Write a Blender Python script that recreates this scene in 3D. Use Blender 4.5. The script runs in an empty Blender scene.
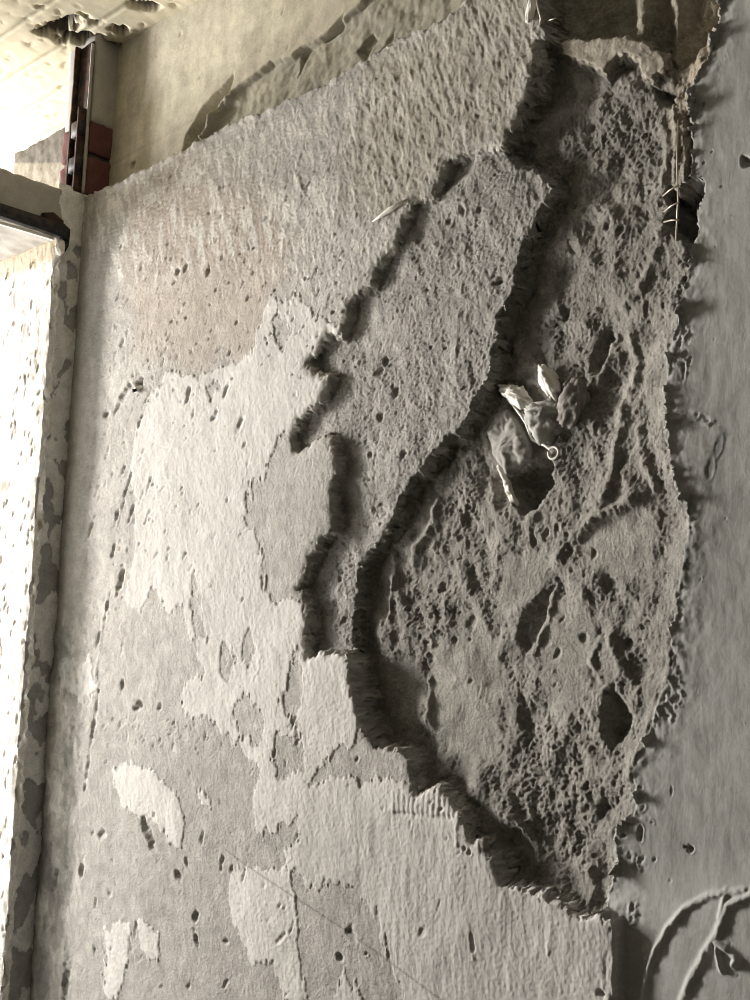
import bpy, bmesh, math, random
import numpy as np
from mathutils import Vector, Matrix

# ------------------------------------------------------------------ camera
SC = bpy.context.scene
COL = SC.collection
F = 1100.0                                   # focal length for a 750 x 1000 frame
YAW, TILT, ROLL = math.radians(43.3), math.radians(6.62), math.radians(2.12)
fwd = np.array([-math.sin(YAW)*math.cos(TILT), math.cos(YAW)*math.cos(TILT), math.sin(TILT)])
r0 = np.array([math.cos(YAW), math.sin(YAW), 0.0]); u0 = np.cross(r0, fwd)
rgt = r0*math.cos(ROLL)+u0*math.sin(ROLL); up = -r0*math.sin(ROLL)+u0*math.cos(ROLL)

def ray(px, py):
    return fwd + rgt*((px-375)/F) - up*((py-500)/F)
_d = ray(85, 195)*2.4                        # the room corner stands 2.4 m away: x = 0, y = 0
CAM = np.array([-_d[0], -_d[1], 1.6])

def hit_y(px, py, y=0.0):
    d = ray(px, py); return CAM + d*((y-CAM[1])/d[1])
def hit_x(px, py, x=0.0):
    d = ray(px, py); return CAM + d*((x-CAM[0])/d[0])
def hit_z(px, py, z):
    d = ray(px, py); return CAM + d*((z-CAM[2])/d[2])
def project(X, Y, Z):
    dx, dy, dz = X-CAM[0], Y-CAM[1], Z-CAM[2]
    w = dx*fwd[0]+dy*fwd[1]+dz*fwd[2]
    a = dx*rgt[0]+dy*rgt[1]+dz*rgt[2]; b = dx*up[0]+dy*up[1]+dz*up[2]
    return 375+F*a/w, 500-F*b/w

cd = bpy.data.cameras.new('camera'); cam = bpy.data.objects.new('camera', cd); COL.objects.link(cam)
cd.lens = F/1000*36; cd.sensor_width = 36; cd.clip_start = 0.02
cam.matrix_world = Matrix(((rgt[0], up[0], -fwd[0], CAM[0]), (rgt[1], up[1], -fwd[1], CAM[1]),
                           (rgt[2], up[2], -fwd[2], CAM[2]), (0, 0, 0, 1)))
SC.camera = cam
SC.cycles.use_denoising = True; SC.cycles.filter_width = 1.05

# ------------------------------------------------------------------ light
vs = SC.view_settings
vs.view_transform = 'Standard'; vs.look = 'None'; vs.gamma = 1; vs.use_curve_mapping = False
vs.exposure = -0.26
W = bpy.data.worlds.new('sky'); SC.world = W; W.use_nodes = True
W.node_tree.nodes['Background'].inputs[0].default_value = (0.93, 0.96, 1.0, 1)
W.node_tree.nodes['Background'].inputs[1].default_value = 1.7

# added area lamp for raking daylight, stretched tall to wash out the lintel's shadow
LS, LT = Vector((-3.4, -1.62, 2.15)), Vector((.75, 0, 1.85))
sd = bpy.data.lights.new('raking_daylight_lamp', 'AREA'); so = bpy.data.objects.new('raking_daylight_lamp', sd); COL.objects.link(so)
sd.shape = 'RECTANGLE'; sd.size = .55; sd.size_y = 1.9; sd.energy = 640; sd.color = (1.0, 0.965, 0.925)
_n = (LS-LT).normalized(); _x = Vector((0, 0, 1)).cross(_n).normalized(); _y = _n.cross(_x)
so.matrix_world = Matrix(((_x.x, _y.x, _n.x, LS.x), (_x.y, _y.y, _n.y, LS.y), (_x.z, _y.z, _n.z, LS.z), (0, 0, 0, 1)))

ad = bpy.data.lights.new('window_daylight', 'AREA'); ao = bpy.data.objects.new('window_daylight', ad); COL.objects.link(ao)
ad.shape = 'RECTANGLE'; ad.size = 1.3; ad.size_y = 2.2; ad.energy = 9; ad.color = (1.0, 0.98, 0.95)
TU = math.radians(24)                           # sunlit ground outside throws the daylight upwards
ao.matrix_world = Matrix(((0, math.sin(TU), -math.cos(TU), -1.25), (1, 0, 0, -0.72), (0, -math.cos(TU), -math.sin(TU), 1.05), (0, 0, 0, 1)))

gd = bpy.data.lights.new('ground_glare', 'AREA'); go = bpy.data.objects.new('ground_glare', gd); COL.objects.link(go)
gd.shape = 'RECTANGLE'; gd.size = 1.6; gd.size_y = 2.2; gd.energy = 130; gd.color = (1.0, 0.955, 0.87)
go.location = (-1.25, -0.9, 0.06); go.rotation_euler = (math.pi, 0, 0)          # the sunlit paving outside the window

# ------------------------------------------------------------------ helpers
def tag(o, label=None, cat=None, group=None, kind=None):
    if label: o['label'] = label
    if cat: o['category'] = cat
    if group: o['group'] = group
    if kind: o['kind'] = kind
    return o

_rng = np.random.default_rng(7)
_gang = _rng.random(65536)*2*np.pi
_gx, _gy = np.cos(_gang).astype(np.float32), np.sin(_gang).astype(np.float32)

def perlin(x, y, seed=0):
    x = np.asarray(x, np.float32); y = np.asarray(y, np.float32)
    xi = np.floor(x); yi = np.floor(y)
    xf = x-xi; yf = y-yi
    xi = xi.astype(np.int32); k0 = yi.astype(np.int32)*256+xi+seed*7919
    u = xf*xf*xf*(xf*(xf*6-15)+10); v = yf*yf*yf*(yf*(yf*6-15)+10)
    def g(k, fx, fy):
        k = k & 65535
        return _gx.take(k)*fx+_gy.take(k)*fy
    a = g(k0, xf, yf); a += u*(g(k0+1, xf-1, yf)-a)
    c = g(k0+256, xf, yf-1); c += u*(g(k0+257, xf-1, yf-1)-c)
    return 1.5*(a+v*(c-a))

def fbm(x, y, freq, octs=4, seed=0, gain=0.5, ridged=False):
    s = 0; a = 1.0; t = 0
    for k in range(octs):
        n = perlin(x*freq+17.3*k, y*freq-9.1*k, seed+k)
        if ridged: n = 1-2*np.abs(n)
        s = s+a*n; t += a; a *= gain; freq *= 2.03
    return s/t

def sstep(a, b, x):
    t = np.clip((x-a)/(b-a), 0, 1); return t*t*(3-2*t)

def poly_sdf(U, V, pts):
    """signed distance to a closed polygon, positive inside"""
    pts = np.asarray(pts, np.float64)
    best = np.full(U.shape, 1e9, np.float32); ins = np.zeros(U.shape, bool)
    n = len(pts)
    for i in range(n):
        ax, ay = pts[i]; bx, by = pts[(i+1) % n]
        ex, ey = bx-ax, by-ay; L = ex*ex+ey*ey+1e-12
        t = np.clip(((U-ax)*ex+(V-ay)*ey)/L, 0, 1)
        d = (U-ax-t*ex)**2+(V-ay-t*ey)**2
        np.minimum(best, d, out=best)
        if abs(ey) > 1e-12:
            c = ((ay > V) != (by > V)) & (U < ex*(V-ay)/ey+ax)
            ins ^= c
    d = np.sqrt(best)
    return np.where(ins, d, -d)

def line_dist(U, V, pts):
    pts = np.asarray(pts, np.float64); best = np.full(U.shape, 1e9, np.float32)
    for i in range(len(pts)-1):
        ax, ay = pts[i]; bx, by = pts[i+1]; ex, ey = bx-ax, by-ay; L = ex*ex+ey*ey+1e-12
        t = np.clip(((U-ax)*ex+(V-ay)*ey)/L, 0, 1)
        np.minimum(best, (U-ax-t*ex)**2+(V-ay-t*ey)**2, out=best)
    return np.sqrt(best)

class Sheet:
    """A worked surface: a grid of heights over a plane, cut into pieces by class."""
    def __init__(s, us, vs_, origin, uax, vax, nax, conv):
        s.us = np.asarray(us, np.float64); s.vs = np.asarray(vs_, np.float64)
        s.U, s.V = np.meshgrid(s.us, s.vs)
        s.U = s.U.astype(np.float32); s.V = s.V.astype(np.float32)
        s.o = np.array(origin, float); s.ua = np.array(uax, float); s.va = np.array(vax, float); s.na = np.array(nax, float)
        s.conv = conv
        s.h = np.zeros(s.U.shape, np.float32)
        s.col = np.zeros(s.U.shape+(3,), np.float32)
        s.cls = np.zeros(s.U.shape, np.int32)
    def P(s, pts, depth=0.0):
        return [s.conv(x, y, depth) for x, y in pts]
    def window(s, pts, m):
        p = np.asarray(pts)
        i0 = max(0, np.searchsorted(s.us, p[:, 0].min()-m)-1); i1 = min(len(s.us), np.searchsorted(s.us, p[:, 0].max()+m)+1)
        j0 = max(0, np.searchsorted(s.vs, p[:, 1].min()-m)-1); j1 = min(len(s.vs), np.searchsorted(s.vs, p[:, 1].max()+m)+1)
        return slice(j0, j1), slice(i0, i1)
    def sdf(s, pts, depth=0.0, m=None):
        q = s.P(pts, depth)
        if m is None:
            c = poly_sdf(s.U[::2, ::2], s.V[::2, ::2], q)   # every second point, then filled in between
            o = np.empty((c.shape[0]*2, c.shape[1]*2), np.float32)
            cr = np.concatenate([c, c[-1:]], 0); cr = np.concatenate([cr, cr[:, -1:]], 1)
            o[::2, ::2] = c; o[1::2, ::2] = (cr[:-1, :-1]+cr[1:, :-1])/2
            o[::2, 1::2] = (cr[:-1, :-1]+cr[:-1, 1:])/2
            o[1::2, 1::2] = (cr[:-1, :-1]+cr[1:, :-1]+cr[:-1, 1:]+cr[1:, 1:])/4
            return o[:s.U.shape[0], :s.U.shape[1]]
        o = np.full(s.U.shape, -m, np.float32); w = s.window(q, m)
        o[w] = np.maximum(poly_sdf(s.U[w], s.V[w], q), -m); return o
    def ldist(s, pts, depth=0.0, m=0.06):
        q = s.P(pts, depth); o = np.full(s.U.shape, m, np.float32); w = s.window(q, m)
        o[w] = np.minimum(line_dist(s.U[w], s.V[w], q), m); return o
    def pit(s, u, v, L, Wd, ang, depth, seed=0, lip=0.0, sharp=0.6):
        m = L*1.5
        i0, i1 = np.searchsorted(s.us, [u-m, u+m]); j0, j1 = np.searchsorted(s.vs, [v-m, v+m])
        if i1-i0 < 2 or j1-j0 < 2: return
        w = (slice(j0, j1), slice(i0, i1)); U = s.U[w]-u; V = s.V[w]-v
        a = U*math.cos(ang)+V*math.sin(ang); b = -U*math.sin(ang)+V*math.cos(ang)
        n = perlin(s.U[w]*75+seed*3.1, s.V[w]*75-seed*1.7, seed % 90)*0.55
        q = np.sqrt((a/(L*.5))**2+(b/(Wd*.5))**2)+n
        prof = sstep(1.0, sharp, q)
        tilt = np.clip(0.75+0.35*b/(Wd*.5), 0.3, 1.2)
        s.h[w] -= depth*prof*tilt
        if lip: s.h[w] += lip*np.exp(-((q-1.12)/.16)**2)*(b < 0)
    def height_at(s, u, v):
        i = int(np.clip(np.searchsorted(s.us, u), 0, len(s.us)-1)); j = int(np.clip(np.searchsorted(s.vs, v), 0, len(s.vs)-1))
        return float(s.h[j, i])
    def build(s, names, mats, parents, jitter=None):
        co = s.o+s.U[..., None]*s.ua+s.V[..., None]*s.va+s.h[..., None]*s.na
        if jitter is not None: co = co+jitter
        ny, nx = s.U.shape
        idx = np.arange(ny*nx).reshape(ny, nx)
        a, b, c, d = idx[:-1, :-1], idx[:-1, 1:], idx[1:, 1:], idx[1:, :-1]
        quads = np.stack([a, b, c, d], -1).reshape(-1, 4)
        if np.dot(np.cross(s.ua, s.va), s.na) < 0: quads = quads[:, ::-1]
        fc = s.cls[:-1, :-1].reshape(-1)
        co = co.reshape(-1, 3); col = s.col.reshape(-1, 3); out = {}
        for k, nm in names.items():
            q = quads[fc == k]
            if len(q) == 0: continue
            used = np.zeros(ny*nx, bool); used[q.ravel()] = True
            remap = np.cumsum(used)-1
            out[k] = raw_mesh(nm, co[used], remap[q], col[used], mats[k], parents.get(k))
        return out

def raw_mesh(name, co, q, col, mat, parent):
    me = bpy.data.meshes.new(name)
    me.vertices.add(len(co)); me.vertices.foreach_set('co', np.ascontiguousarray(co, np.float32).ravel())
    me.loops.add(q.size); me.loops.foreach_set('vertex_index', np.ascontiguousarray(q, np.int32).ravel())
    me.polygons.add(len(q)); me.polygons.foreach_set('loop_start', np.arange(0, q.size, q.shape[1], dtype=np.int32))
    me.polygons.foreach_set('use_smooth', np.ones(len(q), bool))
    me.update(calc_edges=True)
    at = me.attributes.new('own_colour', 'FLOAT_COLOR', 'POINT')
    c4 = np.ones((len(co), 4), np.float32); c4[:, :3] = col; at.data.foreach_set('color', c4.ravel())
    me.materials.append(mat)
    o = bpy.data.objects.new(name, me); COL.objects.link(o)
    if parent: o.parent = parent
    return o

# ------------------------------------------------------------------ materials
def nodes(name, rough=0.92):
    m = bpy.data.materials.new(name); m.use_nodes = True
    nt = m.node_tree; b = nt.nodes['Principled BSDF']; b.inputs['Roughness'].default_value = rough
    b.inputs['Specular IOR Level'].default_value = 0.25
    return m, nt, b
def noise_node(nt, scale, detail=6, rough=0.6, vec=None):
    n = nt.nodes.new('ShaderNodeTexNoise'); n.inputs['Scale'].default_value = scale
    n.inputs['Detail'].default_value = detail; n.inputs['Roughness'].default_value = rough
    if vec: nt.links.new(vec, n.inputs['Vector'])
    return n
def mineral(name, colour=None, grain=380, bump=0.5, dist=0.0015, var=0.25, rough=0.93, stretch=None):
    """plaster, mortar, concrete, clay: own colour, fine grain, fine relief"""
    m, nt, b = nodes(name, rough); L = nt.links
    tc = nt.nodes.new('ShaderNodeTexCoord'); vec = tc.outputs['Object']
    if stretch:
        mp = nt.nodes.new('ShaderNodeMapping'); mp.inputs['Scale'].default_value = stretch; L.new(vec, mp.inputs['Vector']); vec = mp.outputs['Vector']
    n1 = noise_node(nt, grain, 5, 0.7, vec); n2 = noise_node(nt, grain/7, 6, 0.65, vec)
    mx = nt.nodes.new('ShaderNodeMath'); mx.operation = 'ADD'; L.new(n1.outputs[0], mx.inputs[0]); L.new(n2.outputs[0], mx.inputs[1])
    mr = nt.nodes.new('ShaderNodeMapRange'); mr.inputs['From Min'].default_value = 0.6; mr.inputs['From Max'].default_value = 1.4
    mr.inputs['To Min'].default_value = 1-var; mr.inputs['To Max'].default_value = 1+var; L.new(mx.outputs[0], mr.inputs['Value'])
    if colour is None:
        at = nt.nodes.new('ShaderNodeAttribute'); at.attribute_name = 'own_colour'; src = at.outputs['Color']
    else:
        rg = nt.nodes.new('ShaderNodeRGB'); rg.outputs[0].default_value = (*colour, 1); src = rg.outputs[0]
    vm = nt.nodes.new('ShaderNodeVectorMath'); vm.operation = 'SCALE'; L.new(src, vm.inputs[0]); L.new(mr.outputs[0], vm.inputs['Scale'])
    L.new(vm.outputs[0], b.inputs['Base Color'])
    bp = nt.nodes.new('ShaderNodeBump'); bp.inputs['Strength'].default_value = bump; bp.inputs['Distance'].default_value = dist
    L.new(mx.outputs[0], bp.inputs['Height']); L.new(bp.outputs[0], b.inputs['Normal'])
    return m
def metal(name, colour, rough=0.5, rust=None):
    m, nt, b = nodes(name, rough); b.inputs['Metallic'].default_value = 0.7
    tc = nt.nodes.new('ShaderNodeTexCoord'); n = noise_node(nt, 60, 6, 0.65, tc.outputs['Object'])
    rp = nt.nodes.new('ShaderNodeValToRGB'); rp.color_ramp.elements[0].position = .42; rp.color_ramp.elements[1].position = .6
    rp.color_ramp.elements[0].color = (*colour, 1); rp.color_ramp.elements[1].color = (*(rust or colour), 1)
    nt.links.new(n.outputs[0], rp.inputs[0]); nt.links.new(rp.outputs[0], b.inputs['Base Color'])
    return m

M_plaster = mineral('old_plaster', grain=300, bump=0.8, dist=0.0026, var=.36)
M_skim = mineral('pale_skim', grain=300, bump=0.6, dist=0.0014, var=.2, stretch=(1, 1, .45))
M_mortar = mineral('crumbly_mortar', grain=260, bump=1.0, dist=0.0045, var=.5)
M_panel = mineral('smooth_render', grain=300, bump=0.4, dist=0.001, var=.16, stretch=(1, 1, .6))
M_beam = mineral('beam_concrete', grain=200, bump=0.5, dist=0.0015, var=.28)
M_ceil = mineral('ceiling_concrete', grain=240, bump=0.3, dist=0.001, var=.12)
M_white = mineral('white_plaster', (.72, .69, .63), grain=300, bump=.4, var=.1)
M_brick = mineral('red_clay', (.11, .048, .044), grain=300, bump=.5, var=.3)
M_joint = mineral('grey_joint', (.22, .20, .18), grain=300, bump=.6, var=.25)
M_lintel = mineral('lintel_plaster', (.36, .34, .31), grain=250, bump=.4, var=.18)
M_room = mineral('room_plaster', (.66, .64, .59), grain=60, bump=.2, var=.1)
M_floor = mineral('dusty_screed', (.50, .47, .42), grain=90, bump=.3, var=.2)
M_iron = metal('black_iron', (.025, .026, .03), .55, (.06, .05, .045))
M_rust = metal('rusty_steel', (.03, .026, .024), .7, (.10, .055, .036))
M_wire = metal('bare_wire', (.45, .40, .33), .45)
M_cable = mineral('white_sheath', (.70, .68, .62), grain=200, bump=.1, var=.05, rough=.5)

def setting(name, label, o=None):
    if o is None: o = bpy.data.objects.new(name, None); COL.objects.link(o)
    return tag(o, label, kind='structure')

def box_bm(bm, lo, hi, seg=None, amp=0.0, seed=1):
    r = bmesh.ops.create_cube(bm, size=1.0)
    vsx = r['verts']
    for v in vsx: v.co = Vector([lo[i]+(v.co[i]+.5)*(hi[i]-lo[i]) for i in range(3)])
    return vsx
def box(name, lo, hi, mat, parent=None, bevel=0.0, seg=1):
    bm = bmesh.new(); box_bm(bm, lo, hi)
    if bevel: bmesh.ops.bevel(bm, geom=bm.edges[:], offset=bevel, segments=seg, affect='EDGES', profile=.6)
    return link(name, bm, mat, parent, smooth=False)
def link(name, bm, mat, parent=None, smooth=True):
    me = bpy.data.meshes.new(name); bm.to_mesh(me); bm.free(); me.materials.append(mat)
    if smooth:
        me.polygons.foreach_set('use_smooth', np.ones(len(me.polygons), bool))
    o = bpy.data.objects.new(name, me); COL.objects.link(o)
    if parent: o.parent = parent
    return o
def rough_box(name, lo, hi, mat, parent=None, cell=.01, amp=.004, freq=40, seed=3, rnd=.006):
    """a box cut into small cells, its corners worn round and its faces uneven"""
    bm = bmesh.new(); lo = np.array(lo, float); hi = np.array(hi, float)
    n = np.clip(((hi-lo)/cell).astype(int), 1, 160)
    vd = {}
    def vert(i, j, k):
        key = (i, j, k)
        if key not in vd:
            p = lo+(hi-lo)*np.array([i/n[0], j/n[1], k/n[2]])
            c = np.clip(p, lo+rnd, hi-rnd); d = p-c; ln = np.linalg.norm(d)
            nrm = d/ln if ln > 1e-9 else np.zeros(3)
            p = c+nrm*min(ln, rnd)
            s_ = (float(perlin(p[0]*freq+p[2]*freq*.7+seed, p[1]*freq-p[2]*freq*.4, seed))
                  + .5*float(perlin(p[2]*freq*2.1+seed, (p[0]+p[1])*freq*2.1, seed+5)))
            p = p+nrm*s_*amp
            vd[key] = bm.verts.new(p)
        return vd[key]
    for ax in range(3):
        b_, c_ = (ax+1) % 3, (ax+2) % 3
        for side in (0, n[ax]):
            for i in range(n[b_]):
                for j in range(n[c_]):
                    q = []
                    for di, dj in ((0, 0), (1, 0), (1, 1), (0, 1)):
                        t = [0, 0, 0]; t[ax] = side; t[b_] = i+di; t[c_] = j+dj; q.append(vert(*t))
                    if side == 0: q.reverse()
                    bm.faces.new(q)
    return link(name, bm, mat, parent)
def tube(name, pts, rad, mat, parent=None, sides=8, seed=0, wob=0.0):
    bm = bmesh.new(); pts = [Vector(p) for p in pts]; rings = []
    for i, p in enumerate(pts):
        t = (pts[min(i+1, len(pts)-1)]-pts[max(i-1, 0)]).normalized()
        a = t.orthogonal().normalized(); b = t.cross(a)
        if rings:
            a = (pa-t*pa.dot(t)).normalized(); b = t.cross(a)
        pa = a
        r = rad[i] if isinstance(rad, (list, tuple)) else rad
        rr = random.Random(seed+i)
        rings.append([bm.verts.new(p+(a*math.cos(2*math.pi*k/sides)+b*math.sin(2*math.pi*k/sides))*r*(1+wob*rr.uniform(-1, 1))) for k in range(sides)])
    for i in range(len(rings)-1):
        for k in range(sides):
            bm.faces.new((rings[i][k], rings[i][(k+1) % sides], rings[i+1][(k+1) % sides], rings[i+1][k]))
    bm.faces.new(rings[0][::-1]); bm.faces.new(rings[-1])
    return link(name, bm, mat, parent)
def lump(name, c, size, mat, seed=0, amp=.25, freq=2.2, rot=(0, 0, 0), parent=None, sub=4, flat=0.0):
    """a broken lump: a rounded body pushed in and out by noise and cut by a few flat breaks"""
    bm = bmesh.new(); bmesh.ops.create_icosphere(bm, subdivisions=sub, radius=1.0)
    rr = random.Random(seed); R = Matrix.Rotation(rot[2], 3, 'Z') @ Matrix.Rotation(rot[1], 3, 'Y') @ Matrix.Rotation(rot[0], 3, 'X')
    cuts = [(Vector((rr.uniform(-1, 1), rr.uniform(-1, 1), rr.uniform(-1, 1))).normalized(), rr.uniform(.6, .85)) for _ in range(6)]
    for v in bm.verts:
        p = v.co.normalized(); k = 1+amp*float(perlin(p.x*freq+seed, p.y*freq+p.z*freq*1.3, seed % 80))
        p = p*k
        for n_, dd in cuts:
            e = p.dot(n_)-dd
            if e > 0: p = p-n_*e*.65
        p = p*(1+.10*float(perlin(p.x*5+seed, p.y*5+p.z*4, seed % 70))+.07*float(perlin(p.x*14+seed, p.y*14+p.z*11, seed % 60)))
        v.co = R @ Vector((p.x*size[0], p.y*size[1], p.z*size[2]))+Vector(c)
    return link(name, bm, mat, parent)

# ------------------------------------------------------------------ the main wall
YB = 0.055                                    # the concrete beam lies this far behind the plaster face
ZC = hit_y(116, 48, YB)[2]                    # ceiling height
print('cam', CAM, 'ceiling', ZC, 'right', hit_y(750, 500), 'bottom', hit_y(375, 1000), 'top right', hit_y(750, 0))
# columns follow the distance, so every piece of wall gets the same fineness
tx = np.linspace(60, 905, 820)
xs = np.array([hit_y(t, 500)[0] for t in tx])
xs = xs-xs[0]
XMAX = xs[-1]
zs = np.linspace(0.80, ZC+.02, 1120)
S = Sheet(xs, zs, (0, 0, 0), (1, 0, 0), (0, 0, 1), (0, -1, 0), lambda x, y, d=0.0: tuple(hit_y(x, y, d)[[0, 2]]))
U, V = S.U, S.V
PX, PY = project(U, 0.0, V)                    # where each point of the wall lies in the photograph (layout only)

A1 = [(413, 203), (405, 222), (396, 245), (384, 258), (375, 270), (370, 287), (363, 289), (350, 303), (347, 317), (342, 340),
      (333, 336), (330, 333), (322, 347), (310, 360), (312, 370), (322, 373), (332, 372), (328, 387), (322, 402), (310, 413), (300, 420), (292, 440),
      (295, 450), (307, 445), (325, 433), (333, 437), (338, 457), (338, 470), (333, 487), (333, 500), (335, 528), (322, 540), (310, 557),
      (307, 572), (298, 588), (305, 600), (310, 610), (310, 627), (305, 647), (308, 658), (320, 650), (330, 652), (345, 653)]
A2 = [(350, 663), (352, 680), (357, 693), (360, 713), (365, 730), (375, 745), (387, 747), (398, 750), (410, 760), (413, 777), (417, 793),
      (437, 782), (450, 797), (463, 813), (470, 827), (472, 838), (483, 840), (498, 855), (500, 867), (503, 880), (520, 887), (537, 892),
      (553, 898), (570, 905), (580, 913), (597, 910)]
RB = [(600, 893), (610, 863), (607, 837), (620, 822), (628, 815), (630, 793), (625, 773), (633, 757), (645, 728), (652, 700), (664, 680), (667, 653),
      (663, 630), (672, 610), (673, 583), (678, 560), (683, 527), (682, 500), (675, 497), (670, 480), (663, 443), (663, 417), (660, 390),
      (663, 363), (660, 347), (672, 320), (673, 300), (677, 277), (685, 250), (682, 233), (680, 187), (683, 147), (683, 107), (682, 80), (700, 50),
      (707, 23), (713, -10), (716, -60)]
B = [(537, 40), (535, 65), (530, 85), (520, 110), (507, 135), (503, 150), (515, 160), (540, 168), (547, 188), (540, 200), (530, 220), (520, 240), (513, 265),
     (508, 290), (495, 310), (490, 340), (485, 370), (470, 400), (457, 430), (440, 440), (425, 455), (405, 480), (395, 495), (387, 517),
     (373, 540), (360, 553), (350, 567), (348, 600), (345, 627), (345, 653)]
MTOP = [(503, 150), (490, 147), (470, 150), (448, 160), (440, 178), (432, 196)]
TOPL = [(85, 197), (103, 188), (123, 180), (147, 167), (170, 156), (197, 142), (220, 130), (250, 115), (263, 112), (282, 102), (303, 93), (327, 82), (357, 63), (383, 48),
        (397, 40), (423, 27), (448, 17), (463, 3), (480, -12), (520, -20), (541, -60)]

wob = fbm(U, V, 45, 4, 3)*.0065 + fbm(U, V, 12, 2, 9)*.004 + fbm(U, V, 170, 2, 5)*.0018
s_mid = S.sdf(A1+B[::-1][:-5]+MTOP)                       # the middle coat
s_deep = S.sdf(B+A2+RB)+wob*1.1                           # the deep bed
s_mid = np.maximum(s_mid+wob, np.minimum(s_deep, .02))
s_panel = S.sdf([(597, 910), (607, 917), (615, 921), (615, 1100), (1100, 1100), (1100, -300), (716, -300), (716, -60)]+RB[::-1])+wob*.6
s_beam = S.sdf([(60, 212)]+TOPL+[(541, -500), (-200, -500), (-200, 360)])+fbm(U, V, 60, 3, 21)*.003
s_tophole = S.sdf([(540, -80), (541, 10), (545, 32), (556, 40), (572, 36), (590, 38), (604, 36), (622, 34), (644, 40), (664, 52), (682, 48), (700, 22), (712, -10), (716, -80)])+wob

# -- left plaster
grit = fbm(U, V, 190, 2, 63, gain=.8)+.7*np.clip(fbm(U, V, 95, 2, 65)-.15, 0, 1)
und = fbm(U, V, 3.2, 3, 31)
hp = und*.006+fbm(U, V, 18, 3, 32)*.0014+grit*.0008
streak = fbm(U*1.0+V*.35, V*.30, 120, 4, 40)               # hack marks lean like the trowel went
top_zone = np.clip(sstep(.13, .0, S.sdf([(80, 190), (100, 200), (300, 100), (540, -20), (535, 120), (410, 205), (330, 250), (240, 230), (120, 250)]) * -1), 0, 1)
hp += streak*(.0006+.0006*top_zone)+grit*.0009*top_zone
flk = np.clip(-fbm(U*1.0+V*.25, V*.35, 70, 3, 44, ridged=True)-.05, 0, 1)
hp += flk*.0055*top_zone*sstep(-.1, .3, fbm(U, V, 10, 2, 45))
scr = S.sdf([(372, 52), (430, 24), (530, -60), (538, 40), (528, 90), (505, 140), (448, 158), (415, 205), (385, 216), (350, 205), (345, 150), (360, 90)])
scr = sstep(-.05, .05, scr+wob+fbm(U, V, 20, 3, 52)*.02)
worm = -fbm(U*1.0+V*.40, V*.45-U*.2, 115, 3, 50, ridged=True)
hp = hp*(1-.5*scr)+scr*(worm*.0014+streak*.0012-.001+fbm(U, V, 30, 3, 51)*.003)
cnr = sstep(.20, .04, U)
rgh = cnr*sstep(560, 680, PY)
hp += cnr*fbm(U, V, 22, 4, 47, gain=.6)*.002+rgh*(fbm(U+V*.15, V*.6, 26, 4, 47, gain=.65)*.009)
comb = sstep(-.004, .004, S.sdf([(388, 814), (394, 792), (416, 796), (438, 786), (452, 800), (460, 816), (450, 819)], 0, m=.03))
hp += comb*(.0005*np.sin(U*2*np.pi/.0095+fbm(U, V, 20, 2, 48)*2)+.001)
lw = fbm(U, V, 60, 2, 49)
for cl_, hh_ in (([(386, 812), (410, 814), (432, 817), (450, 818)], -.002), ([(460, 812), (457, 830), (458, 845)], .002), ([(612, 930), (606, 960), (607, 990)], -.002), ([(552, 925), (548, 955)], .002),
                 ([(98, 690), (92, 735), (84, 790)], -.004), ([(106, 600), (99, 650), (92, 700)], .002), ([(128, 486), (118, 530), (104, 600)], -.002), ([(300, 150), (294, 172), (304, 196), (296, 210)], .002)):
    hp += hh_*np.clip(.7+1.6*fbm(U, V, 25, 2, 46), 0, 1.5)*np.exp(-((S.ldist(cl_, 0, m=.02)+lw*.004)/.003)**2)
low = sstep(700, 860, PY)*sstep(300, 360, PX)
hp += low*fbm(U*1.0, V*.12, 90, 3, 55)*.0007

# -- middle coat, deep bed, panel, beam
cr1 = fbm(U, V, 38, 5, 60, gain=.62); cr2 = -fbm(U+V*.2, V*.8, 62, 4, 61, gain=.6, ridged=True); cr3 = fbm(U, V, 11, 3, 62)
smooth_m = sstep(.05, .45, fbm(U, V, 9, 3, 66))
crumb = sstep(-.12, .30, fbm(U+V*.25, V*.7, 8.5, 3, 68))          # where the mortar crumbles; elsewhere it broke clean
dia = fbm(U*1.0+V*.55, V*.5-U*.25, 26, 3, 64)                    # long marks of the pick, leaning
hm = -.016+cr3*.004+dia*.0026+cr1*.0030*(.35+.65*crumb)+cr2*.0014*crumb+grit*(.0022-.0012*smooth_m)
hm -= .0075*sstep(430, 560, PY)
for cl_, hh_ in (([(467, 200), (464, 260), (460, 310), (454, 372)], .0014), ([(517, 165), (510, 205), (504, 240)], .0014)):
    hm += hh_*np.clip(.6+1.6*fbm(U, V, 25, 2, 46), 0, 1.5)*np.exp(-((S.ldist(cl_, .017, m=.02)+fbm(U, V, 60, 2, 49)*.003)/.0022)**2)
tR = np.clip((PX-(395+120*sstep(520, 200, PY)))/250, 0, 1)
blk = np.abs(fbm(U, V, 16, 3, 67))
base_d = -.046+.014*sstep(.15, 1.0, tR)+.018*sstep(735, 790, PY)*sstep(560, 450, PX)
hd = base_d+cr3*.013+blk*.008+dia*.0050+cr1*(.0026+.0034*crumb)+cr2*.0015*crumb+grit*(.0022+.0012*crumb)
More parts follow.
